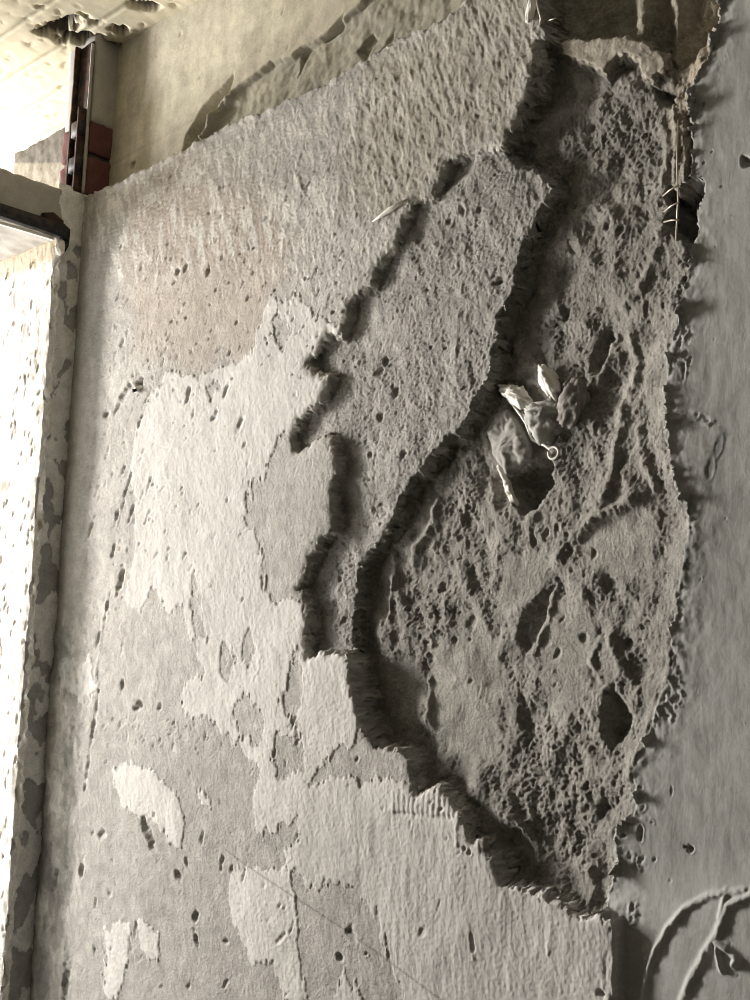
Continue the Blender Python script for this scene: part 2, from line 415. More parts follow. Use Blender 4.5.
SM = [  # smoother, trowelled remnants on the deep bed
    ([(352, 570), (372, 545), (392, 535), (388, 580), (384, 612), (366, 640), (350, 650)], .020),
    ([(352, 655), (400, 650), (424, 668), (424, 705), (416, 742), (384, 742), (364, 716)], .022),
    ([(492, 402), (512, 408), (530, 436), (531, 462), (508, 480), (486, 450), (482, 420)], .010),
    ([(575, 545), (592, 525), (640, 505), (662, 520), (655, 580), (610, 580), (585, 568)], .012),
    ([(500, 560), (522, 545), (548, 560), (548, 585), (520, 605), (502, 625), (490, 610)], .010),
    ([(430, 640), (470, 600), (500, 640), (500, 760), (470, 770), (430, 740), (425, 690)], .016),
    ([(540, 600), (590, 600), (600, 640), (590, 690), (560, 740), (540, 690)], .012),
    ([(498, 828), (524, 826), (534, 850), (531, 874), (512, 880), (496, 862)], .010),
    ([(540, 50), (560, 52), (585, 70), (600, 95), (560, 105), (525, 125), (528, 95)], .015),
    ([(505, 300), (520, 250), (545, 210), (560, 215), (540, 260), (520, 320), (505, 360), (495, 350)], .012),
]
smt = np.zeros_like(U)
for pts, w_ in SM:
    sdp = S.sdf(pts, .04, m=.05); smt = np.maximum(smt, sstep(-.006, w_, sdp))
smooth_d = np.clip(smt+.5*sstep(.15, .5, fbm(U, V, 8, 2, 69)), 0, 1)
hd_s = base_d+cr3*.007+dia*.0016+cr1*.0014+grit*.0007
hd = hd*(1-smooth_d)+hd_s*smooth_d
dedge = np.maximum(s_deep, 0)
hd -= .006*np.exp(-dedge/.02)*sstep(600, 480, PX)*sstep(200, 300, PY)         # undercut foot of the broken face
rid = np.exp(-((dedge-.010)/.013)**2)*sstep(560, 640, PX)*(0.75+.8*fbm(U, V, 30, 2, 71))
hd += .008*rid
HOL = [  # hollows broken out of the deep bed: outline, depth
    ([(551, 583), (538, 592), (525, 604), (514, 622), (511, 645), (518, 660), (532, 646), (544, 622)], .017),
    ([(500, 478), (516, 468), (545, 452), (553, 468), (549, 490), (540, 506), (520, 515), (506, 502)], .040),
    ([(590, 345), (604, 324), (613, 334), (606, 360), (596, 376), (585, 370)], .018),
    ([(532, 378), (548, 370), (560, 392), (572, 412), (556, 404), (544, 392)], .022),
    ([(604, 690), (614, 684), (622, 698), (636, 714), (631, 736), (612, 752), (601, 735)], .030),
    ([(592, 804), (604, 798), (616, 806), (614, 820), (598, 820)], .022),
    ([(500, 830), (522, 828), (532, 850), (530, 872), (520, 886), (503, 880), (494, 860)], .013),
    ([(512, 690), (525, 695), (545, 702), (546, 740), (538, 760), (522, 752), (512, 720)], .006),
    ([(444, 158), (468, 152), (486, 158), (476, 178), (452, 196), (438, 196)], .014),
    ([(500, 470), (490, 462), (483, 480), (494, 512), (505, 516), (512, 504)], .008),
    ([(540, 60), (560, 62), (575, 85), (565, 105), (545, 112), (530, 120), (520, 118), (531, 92)], .012),
    ([(645, 78), (660, 82), (676, 88), (680, 106), (668, 108), (652, 96)], .030),
    ([(615, 54), (632, 52), (638, 68), (622, 72), (612, 66)], .012),
    ([(632, 765), (660, 760), (666, 790), (655, 812), (634, 815), (629, 795)], .004),
]
cut = np.zeros_like(U)
for pts, dp in HOL:
    sdp = S.sdf(pts, .03, m=.03)+fbm(U, V, 70, 2, 77)*.003; cut = np.maximum(cut, dp*(1.0 if dp > .035 else .75)*sstep(-.003, .015, sdp))
RIDGES = [  # crests that stand up from the deep bed: line, height, half width
    ([(628, 330), (637, 360), (636, 382), (622, 410), (620, 440), (616, 470), (606, 500)], .011, .007),
    ([(645, 492), (615, 512), (592, 522), (570, 540), (560, 556)], .013, .008),
    ([(553, 583), (548, 610), (540, 632), (532, 655)], .007, .005),
    ([(612, 335), (606, 362), (598, 385)], .008, .005),
    ([(552, 470), (548, 495), (530, 520)], .008, .006),
    ([(660, 120), (668, 150), (662, 185)], .010, .006),
    ([(676, 100), (679, 140), (676, 175)], .014, .005),
    ([(670, 215), (655, 250), (640, 285), (625, 305)], .011, .008),
    ([(425, 675), (426, 710), (418, 742)], .006, .004),
    ([(600, 640), (590, 660), (602, 680)], .007, .005),
    ([(456, 790), (490, 800), (520, 818), (535, 840), (538, 862)], .007, .006),
    ([(590, 870), (596, 890), (592, 905)], .010, .006),
    ([(620, 610), (612, 640), (626, 670), (640, 690)], .009, .007),
    ([(640, 430), (650, 470), (658, 490)], .009, .006),
    ([(435, 500), (430, 525), (415, 545), (408, 570)], .010, .007),
    ([(390, 555), (388, 590), (386, 620)], .010, .005),
]
rise = np.zeros_like(U)
for pts, hh, ww in RIDGES:
    d_ = S.ldist(pts, .035); rise = np.maximum(rise, .68*hh*np.exp(-(d_/ww)**2)*(.8+.6*fbm(U, V, 50, 2, 79)))
hd = hd+rise-cut
wR = .8*np.exp(-np.maximum(-s_panel, 0)/.022)*sstep(250, 380, PY)*sstep(880, 820, PY)
hd = hd*(1-wR)+(-.016+cr1*.004+fbm(U, V, 26, 3, 76)*.004+grit*.0012)*wR
hm = hm-.6*cut
hpn = -.027+.011*sstep(850, 930, PY)+fbm(U, V, 4, 2, 81)*.004+fbm(U, V*.3, 60, 3, 82)*.0004+fbm(U, V, 25, 3, 83)*.0008
near = np.exp(-np.maximum(s_panel, 0)/.018); wide = np.exp(-np.maximum(s_panel, 0)/.07)
hpn += .011*wide*sstep(220, 420, PY)*sstep(900, 840, PY)
hpn += near*fbm(U, V, 60, 3, 84)*.004
# chipped rough spots on the smooth render
for pts in ([(686, 318), (694, 330), (692, 352), (697, 362), (688, 372), (676, 366), (680, 340)], [(672, 418), (686, 420), (688, 428), (676, 430)],
            [(698, 412), (718, 422), (712, 430), (700, 420)], [(668, 690), (684, 664), (690, 700), (676, 722), (660, 716)],
            [(630, 905), (642, 896), (646, 918), (634, 926)], [(632, 850), (650, 856), (648, 872), (632, 868)]):
    sdp = S.sdf(pts, .03, m=.02); hpn += sstep(-.004, .004, sdp)*fbm(U, V, 130, 3, 85)*.0045
BEADS = [([(748, 889), (730, 892), (713, 894), (690, 907), (673, 927), (660, 950), (653, 973), (648, 1000), (645, 1030)], .0075, .0048),
         ([(790, 868), (765, 886), (748, 897), (733, 903), (727, 923), (720, 937), (710, 953), (697, 977), (688, 1000), (680, 1030)], .0085, .0062),
         ([(722, 940), (732, 946), (744, 957), (740, 962)], .012, .0055),
         ([(722, 940), (724, 955), (728, 968)], .009, .004),
         ([(730, 890), (728, 904), (726, 916)], .007, .005)]
bead = np.zeros_like(U)
for pts, hh, ww in BEADS:
    d_ = S.ldist(pts, .03, m=.03); bead = np.maximum(bead, hh*.55*np.exp(-(d_/(ww*.75))**2.4)*(1+.7*fbm(U, V, 75, 2, 87)))
hpn += bead

hb = -YB+fbm(U, V, 5, 2, 91)*.004+fbm(U, V, 40, 3, 92)*.0008
rem = S.sdf([(170, 170), (196, 142), (205, 137), (214, 118), (226, 97), (240, 84), (250, 78), (270, 61), (290, 56), (300, 46), (312, 42), (330, 29), (362, 2), (380, -30), (640, -120), (560, 60)], YB, m=.06)
remm = sstep(-.002, .006, rem+fbm(U, V, 50, 3, 93)*.004)
hb += remm*(-.011+fbm(U, V, 16, 3, 94)*.008+fbm(U, V, 60, 3, 95)*.002)
for pts, dp in (([(296, 55), (303, 46), (308, 44), (300, 62), (293, 80), (296, 66)], .014), ([(352, 50), (368, 30), (374, 36), (360, 58)], .010), ([(330, 28), (345, 12), (338, 30), (318, 42)], .012),
                ([(372, 52), (392, 26), (386, 50), (376, 62)], .006)):
    hb -= dp*sstep(-.001, .006, S.sdf(pts, YB, m=.02))
fin = S.ldist([(204, 137), (212, 122), (222, 103), (227, 97)], YB, m=.04); hb += .026*np.exp(-(fin/.010)**2)
hb -= .022*sstep(-.002, .010, S.sdf([(182, 152), (186, 132), (200, 110), (216, 92), (234, 74), (230, 96), (214, 120), (206, 138)], YB, m=.03)+fbm(U, V, 40, 3, 88)*.004)
jl = S.ldist([(108, 168), (150, 145), (205, 113)], YB, m=.02); hb -= .002*np.exp(-(jl/.004)**2)

# -- put the coats together
def edge(s_, w_): return sstep(-w_, w_, s_)
tex_edge = np.exp(-(s_mid/.012)**2)
h = hp-.004*np.exp(-(np.minimum(s_mid, 0)/.010)**2)*sstep(-.03, 0, s_mid)
mM = edge(s_mid+fbm(U, V, 110, 3, 97)*.003, .005); h = h*(1-mM)+hm*mM
mD = edge(s_deep+fbm(U, V, 90, 3, 96)*.005, .008); h = h*(1-mD)+hd*mD
lipP = np.exp(-((s_panel+.004)/.006)**2)*sstep(950, 860, PY)
mP = edge(s_panel, .003); h = h*(1-mP)+hpn*mP
h += .004*lipP*(1-mP)*(.6+fbm(U, V, 60, 2, 99))
lipT = np.exp(-((s_beam+.004)/.007)**2)*np.clip(.5+1.4*fbm(U, V, 30, 3, 98), 0, 1.4)
mB = edge(s_beam, .003); h = h*(1-mB)+hb*mB+.006*lipT*(1-mB)
mT = edge(s_tophole, .006)
ht = -.058+.026*np.exp(-((PX-630)/11)**2)+.018*np.exp(-((PX-662)/8)**2)+fbm(U, V*.7, 24, 4, 101)*.016+grit*.001
h = h*(1-mT)+ht*mT
ledge = S.sdf([(556, 42), (572, 36), (590, 38), (604, 36), (622, 34), (644, 40), (664, 54), (666, 66), (656, 74), (650, 80), (640, 76), (637, 60), (628, 54), (616, 55), (608, 64), (603, 75), (592, 66), (574, 60), (562, 52)], .02, m=.04)+fbm(U, V, 60, 3, 103)*.003
mL = edge(ledge, .003); h = h*(1-mL)+(-.022+fbm(U, V, 40, 4, 104)*.004)*mL
gap = S.sdf([(678, 180), (686, 174), (696, 177), (697, 188), (694, 197), (689, 206), (690, 227), (685, 240), (686, 258), (681, 262), (677, 234), (668, 232), (662, 223), (655, 214), (661, 200), (654, 188), (662, 180), (668, 192)], .01, m=.03)+fbm(U, V, 90, 2, 106)*.0015
h -= .065*edge(gap, .003)
slot = S.ldist([(686, 112), (686, 150), (688, 176)], .02, m=.02); h -= .016*np.exp(-(slot/.004)**2)
S.h = h.astype(np.float32)

# -- hack marks and pits
rs = random.Random(11)
def ppit(px, py, L, Wd, deg, dp, depth=0.0, lip=.0006, sharp=.25):
    u, v = S.conv(px, py, depth); sc_ = 2.4/1100*(1-.33*(px-85)/290*.9)        # metres per photo pixel, upright
    sc_ = max(sc_, .0012)
    S.pit(u, v, L*sc_, Wd*sc_*1.1, math.radians(deg), dp*.68, rs.randrange(1000), lip, sharp)
for a in [(121, 579, 34, 9, 74, .014), (138, 705, 18, 12, 60, .012), (141, 704, 10, 8, 90, .010), (160, 708, 10, 6, 80, .008), (124, 396, 50, 11, 42, .010), (140, 382, 16, 14, 60, .022), (106, 414, 12, 12, 60, .010),
          (178, 272, 15, 8, 70, .009), (186, 268, 14, 7, 70, .008), (208, 271, 12, 7, 70, .009), (160, 272, 7, 4, 60, .005), (167, 349, 8, 5, 60, .005), (118, 296, 13, 4, 65, .006), (122, 342, 20, 6, 74, .006),
          (188, 396, 20, 6, 70, .009), (226, 390, 18, 7, 66, .006), (214, 416, 18, 8, 60, .008), (240, 424, 26, 8, 52, .006), (140, 422, 26, 5, 58, .007), (92, 447, 20, 6, 40, .005), (123, 472, 16, 6, 62, .009),
          (92, 527, 24, 6, 62, .010), (118, 514, 26, 6, 70, .010), (132, 513, 30, 5, 62, .008), (113, 552, 18, 5, 72, .010), (128, 486, 34, 4, 66, .008), (107, 607, 30, 4, 74, .008), (98, 640, 22, 5, 74, .007),
          (122, 646, 16, 4, 86, .006), (122, 686, 17, 6, 86, .010), (150, 836, 34, 11, -58, .014), (144, 824, 16, 9, -70, .012), (102, 834, 15, 10, 40, .010), (82, 869, 22, 8, 84, .010), (56, 878, 26, 12, 64, .014), (66, 984, 40, 12, 88, .012),
          (186, 862, 12, 7, -60, .009), (178, 876, 14, 10, -30, .009), (202, 838, 16, 6, 80, .006), (221, 862, 18, 6, 84, .009), (232, 866, 14, 5, 80, .007), (196, 916, 14, 10, 60, .012), (196, 938, 18, 6, -66, .011),
          (227, 941, 9, 8, 60, .009), (95, 905, 12, 5, 80, .006), (110, 893, 9, 8, 60, .006), (136, 926, 18, 4, 86, .007), (94, 950, 12, 4, -70, .007), (351, 934, 20, 16, 60, .009), (340, 959, 11, 9, 80, .012), (367, 953, 6, 4, 50, .005),
          (423, 933, 14, 8, 60, .004), (283, 938, 18, 6, 45, .004), (466, 1030, 8, 5, 80, .005), (473, 942, 26, 5, -80, .005), (465, 849, 6, 6, 0, .006), (470, 852, 6, 6, 0, .006), (440, 905, 22, 3, 70, .003), (298, 742, 9, 8, 60, .004), (602, 995, 14, 9, 0, .014),
          (255, 660, 30, 12, 82, .0015), (226, 655, 26, 14, 80, .0015)]:
    ppit(*a)
for k in range(330):                                           # the many small hack marks
    zone = rs.random()
    if zone < .40: px, py = rs.uniform(92, 330), rs.uniform(170, 370)
    elif zone < .70: px, py = rs.uniform(70, 250), rs.uniform(330, 740)
    else: px, py = rs.uniform(45, 300), rs.uniform(720, 1010)
    if rs.random() < .3: px, py = rs.uniform(90, 200), rs.uniform(330, 560)
    L = rs.uniform(4, 9) if rs.random() < .7 else rs.uniform(9, 20)
    ppit(px, py, L, rs.uniform(2.2, 4.2), rs.gauss(66, 12), rs.uniform(.0015, .005), sharp=rs.uniform(.0, .6))
for k in range(230):
    ppit(rs.uniform(100, 345), rs.uniform(165, 380), rs.uniform(3, 9), rs.uniform(2, 4.5), rs.gauss(66, 14), rs.uniform(.002, .006), sharp=.3)
for k in range(45):                                            # combed row at (130-215, 715-745)
    px = rs.uniform(100, 215); ppit(px, 722+(px-100)*.16+rs.uniform(-14, 16), rs.uniform(5, 11), rs.uniform(2.5, 4), rs.gauss(75, 20), rs.uniform(.002, .005), sharp=.2)
for k in range(240):                                           # pores in the middle coat
    py = rs.uniform(165, 640); px = rs.uniform(300, 540)
    ppit(px, py, rs.uniform(3, 10), rs.uniform(2.5, 5), rs.gauss(62, 20), rs.uniform(.001, .005)*(rs.random()**.5), .017, sharp=.1)
for a in [(380, 374, 14, 12, 60, .008), (386, 362, 12, 10, 60, .008), (381, 417, 14, 10, 60, .010), (371, 455, 10, 7, 70, .006), (404, 455, 18, 9, 70, .008), (397, 392, 16, 11, 80, .008), (336, 580, 6, 6, 0, .010), (338, 573, 12, 12, 0, .003), (342, 620, 10, 6, 60, .008),
          (431, 347, 10, 6, 70, .006), (496, 283, 20, 8, 14, .012), (450, 220, 10, 9, 60, .007), (463, 212, 10, 10, 60, .007), (480, 210, 10, 9, 60, .007), (428, 290, 8, 7, 60, .005)]:
    ppit(*a, depth=.017)
for a in [(440, 641, 26, 22, 40, .006), (472, 621, 20, 13, 50, .006), (455, 640, 12, 8, 60, .006), (550, 533, 14, 10, 80, .006), (563, 529, 12, 10, 70, .006), (523, 553, 10, 10, 0, .003), (598, 555, 11, 11, 0, .006), (536, 538, 26, 8, -84, .008), (587, 640, 18, 14, 60, .007),
          (634, 645, 16, 14, 60, .009), (560, 655, 14, 10, 60, .006), (443, 727, 9, 4, 30, .004), (592, 786, 18, 8, 80, .010), (531, 813, 14, 10, 70, .008), (480, 690, 16, 6, 80, .004), (575, 205, 14, 10, 60, .010), (592, 128, 14, 10, 60, .009), (562, 133, 16, 14, 60, .007), (610, 225, 16, 12, 60, .008),
          (622, 232, 16, 12, 70, .009), (585, 210, 10, 8, 60, .006), (650, 133, 10, 6, 60, .006), (605, 142, 24, 6, 80, .006), (568, 315, 22, 8, 60, .007), (510, 350, 20, 14, 70, .012), (530, 150, 24, 20, 40, .010)]:
    ppit(*a, depth=.045)
for k in range(220):
    py = rs.uniform(60, 880); px = rs.uniform(360, 690)
    ppit(px, py, rs.uniform(4, 14), rs.uniform(2.5, 6), rs.gauss(62, 25), rs.uniform(.001, .005), .045, sharp=.0)
for a in [(721, 448, 26, 8, 72, .0014), (714, 470, 24, 8, 76, .0014), (693, 849, 8, 8, 0, .010), (688, 846, 5, 4, 0, .006), (645, 833, 17, 6, 80, .010), (629, 834, 7, 5, 0, .006), (747, 162, 14, 10, -60, .016), (705, 107, 8, 7, 60, .006), (713, 153, 3, 3, 0, .005), (705, 164, 4, 3, 0, .005), (722, 187, 3, 3, 0, .004), (628, 835, 8, 6, 0, .004), (688, 372, 20, 6, 90, .005)]:
    ppit(*a, depth=.03)
for k in range(60):
    ppit(rs.uniform(690, 900), rs.uniform(0, 990), rs.uniform(2, 5), rs.uniform(2, 3), rs.gauss(85, 30), rs.uniform(.001, .002), .03)
for k in range(40):
    ppit(rs.uniform(120, 300), rs.uniform(0, 150), rs.uniform(3, 10), rs.uniform(2, 4), rs.gauss(80, 12), rs.uniform(.001, .004), YB)
ppit(134, 165, 9, 7, 60, .02, YB)

# -- colours of the coats themselves
def c3(r, g, b): return np.array([r, g, b], np.float32)
mott = fbm(U, V, 7, 4, 120); mott2 = fbm(U, V, 34, 3, 121)
K_PL, K_SK, K_MID, K_DEEP, K_PAN, K_BEAM, K_LED, K_BEAD, K_SCR = 0, 100, 1, 2, 3, 4, 5, 6, 7
flame = fbm(U+V*.1, V*.24, 42, 4, 125, gain=.65)*.022+fbm(U+V*.1, V*.35, 120, 3, 126)*.010
PALE = [
    [(150, 392), (168, 372), (196, 380), (214, 372), (232, 372), (256, 346), (262, 312), (276, 299), (298, 299), (322, 314), (336, 330), (312, 362), (329, 376), (326, 398), (300, 418),
     (284, 436), (272, 446), (262, 470), (252, 482), (246, 520), (262, 556), (263, 590), (274, 598), (296, 604), (309, 622), (306, 650), (348, 652), (354, 690), (364, 732), (352, 742), (330, 752), (312, 780), (300, 800), (290, 850), (262, 838), (250, 800), (262, 770), (240, 745), (228, 730), (200, 716), (176, 706), (182, 690), (202, 672), (196, 640), (182, 600), (168, 618), (152, 585), (140, 610), (126, 600), (136, 560), (136, 500), (126, 470), (136, 430)],
    [(300, 790), (340, 776), (400, 782), (440, 786), (470, 830), (500, 870), (600, 912), (614, 924), (614, 1120), (412, 1120), (400, 990), (386, 950), (376, 915), (362, 890), (330, 884), (306, 886), (288, 868), (290, 820)],
    [(112, 770), (150, 762), (176, 790), (184, 820), (176, 846), (150, 820), (120, 800)],
    [(236, 862), (262, 868), (290, 872), (292, 900), (300, 950), (304, 1010), (282, 1000), (276, 960), (250, 964), (240, 930), (232, 900)],
    [(106, 930), (130, 922), (128, 960), (112, 1010), (104, 990)],
    [(142, 926), (154, 928), (160, 955), (150, 968), (142, 950)],
    [(330, 1000), (345, 968), (360, 1010), (350, 1060), (330, 1060)],
    [(194, 788), (210, 790), (212, 812), (198, 802)],
    [(62, 660), (90, 655), (96, 688), (80, 702), (60, 690)],
]
GREY = [
    [(196, 570), (206, 600), (208, 640), (196, 640), (190, 610)], [(218, 648), (228, 640), (236, 660), (230, 680), (220, 672)], [(242, 632), (250, 630), (256, 648), (250, 664), (242, 654)],
    [(228, 704), (250, 696), (266, 720), (262, 752), (244, 740)], [(276, 738), (300, 735), (304, 770), (286, 776), (274, 762)], [(288, 700), (300, 640), (304, 690), (296, 735)],
    [(268, 322), (282, 310), (292, 330), (284, 350)], [(200, 388), (214, 378), (226, 384), (210, 400)], [(260, 836), (276, 830), (300, 812), (296, 840), (276, 864)], [(346, 745), (400, 752), (414, 776), (400, 786), (372, 774), (352, 776)], [(278, 756), (304, 752), (304, 772), (280, 774)]]
pale = np.full(U.shape, -1.0, np.float32); pid = np.zeros(U.shape, np.int32)
for i, pts in enumerate(PALE):
    sdp = S.sdf(pts, 0, m=.05); pid = np.where(sdp > pale, i, pid); pale = np.maximum(pale, sdp)
for pts in GREY:
    pale = np.minimum(pale, -S.sdf(pts, 0, m=.05))
pale = pale+flame+fbm(U+V*.1, V*.3, 17, 2, 127)*.018
is_pale = (pale > 0) & (s_mid < .001) & (s_beam < .001) & (s_panel < .001)
S.h += np.where(s_mid < 0, .0014*sstep(-.0016, .0016, pale), 0)*(1-mB)*(1-mP)
tan = sstep(-.06, .07, S.sdf([(128, 190), (190, 165), (262, 190), (300, 230), (290, 280), (262, 310), (250, 350), (228, 366), (180, 372), (140, 350), (122, 290)], 0, m=.12)+fbm(U, V*.6, 11, 4, 130)*.07)
base = c3(.355, .337, .308)*(1+.16*mott+.16*mott2)[..., None]
base = base*(1-tan[..., None]*.7)+c3(.345, .295, .245)*(1+.1*mott)[..., None]*tan[..., None]*.7
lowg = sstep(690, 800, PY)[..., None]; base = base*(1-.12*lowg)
c_scr = c3(.325, .30, .255)*(1+.12*mott)[..., None]
base = base*(1-scr[..., None])+c_scr*scr[..., None]
fleck = sstep(.04, .14, fbm(U+V*.2, V*.3, 48, 4, 128, gain=.65)+.10*fbm(U, V, 8, 2, 129))*np.clip(top_zone*1.3, 0, 1)*(1-.6*scr)
base = base*(1-1.0*fleck[..., None])+c3(.48, .455, .415)*fleck[..., None]
c_pale = c3(.455, .436, .404)*(1+.07*mott+.06*mott2)[..., None]
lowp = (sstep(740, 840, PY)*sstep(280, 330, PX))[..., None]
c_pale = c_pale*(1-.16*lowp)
c_mid = c3(.31, .293, .268)*(1+.18*cr1+.12*mott)[..., None]
c_mid = c_mid+sstep(.1, .5, fbm(U, V, 12, 3, 135))[..., None]*c3(.08, .08, .075)
c_deep = c3(.245, .229, .203)*(1+.20*mott+.15*mott2)[..., None]
c_deep = c_deep+(smooth_d*sstep(430, 520, PX+PY*.15))[..., None]*c3(.045, .045, .04)
c_deep = c_deep+sstep(640, 690, PX)[..., None]*sstep(260, 60, PY)[..., None]*c3(.14, .10, .05)
c_pan = c3(.315, .308, .287)*(1+.07*mott+.05*fbm(U, V*.2, 30, 3, 140))[..., None]
dirt = np.exp(-np.maximum(s_panel, 0)/.03)*sstep(-.05, .3, fbm(U, V*.6, 40, 4, 141))*sstep(460, 500, PY)*sstep(640, 590, PY)
c_pan = c_pan*(1-.5*dirt[..., None])
drip = fbm(U, V*.25, 30, 4, 145)
c_bm = c3(.37, .34, .265)*(1+.2*mott+.16*mott2+.25*drip)[..., None]
c_bm = c_bm*(1-remm[..., None])+c3(.30, .28, .225)*(1+.2*mott)[..., None]*remm[..., None]
c_led = c3(.34, .305, .25)*(1+.15*mott2)[..., None]
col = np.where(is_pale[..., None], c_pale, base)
sel = [(mM > .5, c_mid), (mD > .5, c_deep), (mP > .5, c_pan), (mB > .5, c_bm), (mT > .5, c_deep*.5+c3(.19, .172, .13)*(1+.3*mott2)[..., None]), (mL > .5, c_led)]
for m_, c_ in sel: col = np.where(m_[..., None], c_, col)
smear = S.ldist([(727, 436), (720, 452), (714, 470), (711, 484)], .03, m=.03)
col = col*(1-.45*sstep(.012, .002, smear+fbm(U, V, 90, 3, 143)*.012)*(mP > .5))[..., None]
lite = rgh*sstep(.08, .2, fbm(U, V*.6, 18, 4, 146))*(mM < .5); col = col*(1-.8*lite[..., None])+c3(.46, .445, .41)*.8*lite[..., None]
dark_patches = cnr*sstep(-.05, .2, fbm(U, V*.5, 14, 4, 144))*sstep(560, 640, PY)*(mM < .5)  # uneven darker patches towards the corner, low on the wall
col = col*(1-.40*dark_patches[..., None])
pencil = S.ldist([(225, 850), (232, 855), (375, 950), (440, 998), (500, 1040)], 0, m=.01)
col = col*(1-.45*np.exp(-(pencil/.0014)**2)*(mM < .5))[..., None]
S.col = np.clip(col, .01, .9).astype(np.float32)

cl = np.where(is_pale, K_SK+pid, K_PL)
cl = np.where((cl == K_PL) & (scr > .5), K_SCR, cl)
cl = np.where(mM > .5, K_MID, cl); cl = np.where(mD > .5, K_DEEP, cl); cl = np.where(mP > .5, K_PAN, cl)
cl = np.where((mP > .5) & (bead > .0028), K_BEAD, cl)
cl = np.where(mB > .5, K_BEAM, cl); cl = np.where(mT > .5, K_DEEP, cl); cl = np.where(mL > .5, K_LED, cl)
S.cls = cl.astype(np.int32)

wall = setting('wall_back', 'hacked plaster wall broken open down to the mortar bed')
beam = setting('beam', 'yellowish concrete beam above the torn top edge of the plaster')
names = {K_PL: 'plaster_coat', K_MID: 'middle_coat', K_DEEP: 'mortar_bed', K_PAN: 'smooth_render', K_BEAM: 'beam_face', K_LED: 'mortar_ledge', K_BEAD: 'plaster_bead', K_SCR: 'scratch_coat'}
mats = {K_PL: M_plaster, K_MID: M_mortar, K_DEEP: M_mortar, K_PAN: M_panel, K_BEAM: M_beam, K_LED: M_plaster, K_BEAD: M_panel, K_SCR: M_plaster}
par = {k: wall for k in names}; par[K_BEAM] = beam
for i in range(len(PALE)):
    names[K_SK+i] = 'skim_patch'; mats[K_SK+i] = M_skim; par[K_SK+i] = wall
gu = np.abs(np.gradient(S.h, axis=1)/np.gradient(S.U, axis=1))
gv = np.abs(np.gradient(S.h, axis=0)/np.gradient(S.V, axis=0))
near_edge = np.minimum(np.minimum(np.abs(s_mid), np.abs(s_deep)), np.minimum(np.abs(s_beam), np.abs(s_tophole)))
steep = sstep(.7, 2.5, gu+gv)*sstep(.03, .015, near_edge)
jit = np.zeros(U.shape+(3,), np.float32)                     # broken faces get little ledges of their own
jit[..., 0] = steep*(.0055*perlin(V*70, S.h*130, 3)+.003*perlin(V*170, S.h*260, 4))
jit[..., 2] = steep*(.0045*perlin(U*70, S.h*130, 5)+.003*perlin(U*170, S.h*260, 6))
parts = S.build(names, mats, par, jit)
LB = {K_PL: 'old grey plaster coat pitted with hack marks', K_MID: 'thin middle coat of porous plaster', K_DEEP: 'dark crumbly mortar bed laid bare',
      K_PAN: 'smooth grey render strip with trowel streaks', K_LED: 'tan plaster ledge with a scalloped lower edge', K_BEAD: 'raised curved beads of dried plaster', K_SCR: 'coarse wormy scratch coat'}
for k, t in LB.items():
    if k in parts: parts[k]['label'] = t
for k in parts:
    if k >= K_SK: parts[k]['label'] = 'pale skim coat patch with ragged edges'
# the body of the wall behind its coats
box('wall_core', (0.0, .15, 0), (XMAX+2.4, .32, ZC), M_joint, wall)
box('bare_masonry', (0.0, .05, 0), (XMAX+2.4, .15, .80), M_joint, wall)
box('far_plaster', (XMAX, .03, .80), (XMAX+2.4, .15, ZC), M_room, wall)

def on_wall(px, py, d0=.03, lift=0.0):
    """a point on the finished surface of the main wall that shows at this place of the photograph"""
    y = d0
    for _ in range(12):
        p = hit_y(px, py, y); y = .6*y+.4*(-S.height_at(p[0], p[2]))
    p = hit_y(px, py, y); return Vector((p[0], p[1]-lift, p[2]))

# ------------------------------------------------------------------ left wall with the window opening
left = setting('wall_left', 'narrow grey return wall between the corner and the bright window jamb')
YJ = float(hit_x(57, 240)[1])                   # front edge of the return = edge of the window opening
ZL0 = float(hit_x(52, 237)[2]); ZL1 = float(hit_x(75, 193)[2])   # lintel underside and top
YW = -0.92                                      # far side of the window opening
print('YJ', YJ, 'lintel', ZL0, ZL1)
conv_x = lambda x, y, d=0.0: tuple(hit_x(x, y, -d)[[1, 2]])
ysn = np.linspace(YJ, .01, 60); zsn = np.linspace(.55, ZL1+.012, 620)
T = Sheet(ysn, zsn, (0, 0, 0), (0, 1, 0), (0, 0, 1), (1, 0, 0), conv_x)
tu, tvv = T.U, T.V
T.h = (fbm(tu, tvv, 9, 3, 150)*.005+fbm(tu, tvv, 60, 4, 151)*.0016).astype(np.float32)
edge_j = np.exp(-(tu-YJ)/.012); T.h -= (.006*edge_j*(1+fbm(tu, tvv, 30, 3, 152))).astype(np.float32)
pz = fbm(tu, tvv*.8, 16, 4, 153); chip = sstep(.06, .12, pz)
T.h -= (.004*chip).astype(np.float32)
bot = sstep(1.6, 1.0, tvv)
T.h += (bot*fbm(tu, tvv, 24, 4, 154)*.006).astype(np.float32)
T.col[:] = c3(.70, .69, .67)*(1+.14*fbm(tu, tvv, 12, 3, 155))[..., None]
T.col = np.where((chip > .5)[..., None], c3(.36, .35, .34), T.col)
T.build({0: 'return_face'}, {0: M_plaster}, {0: left})

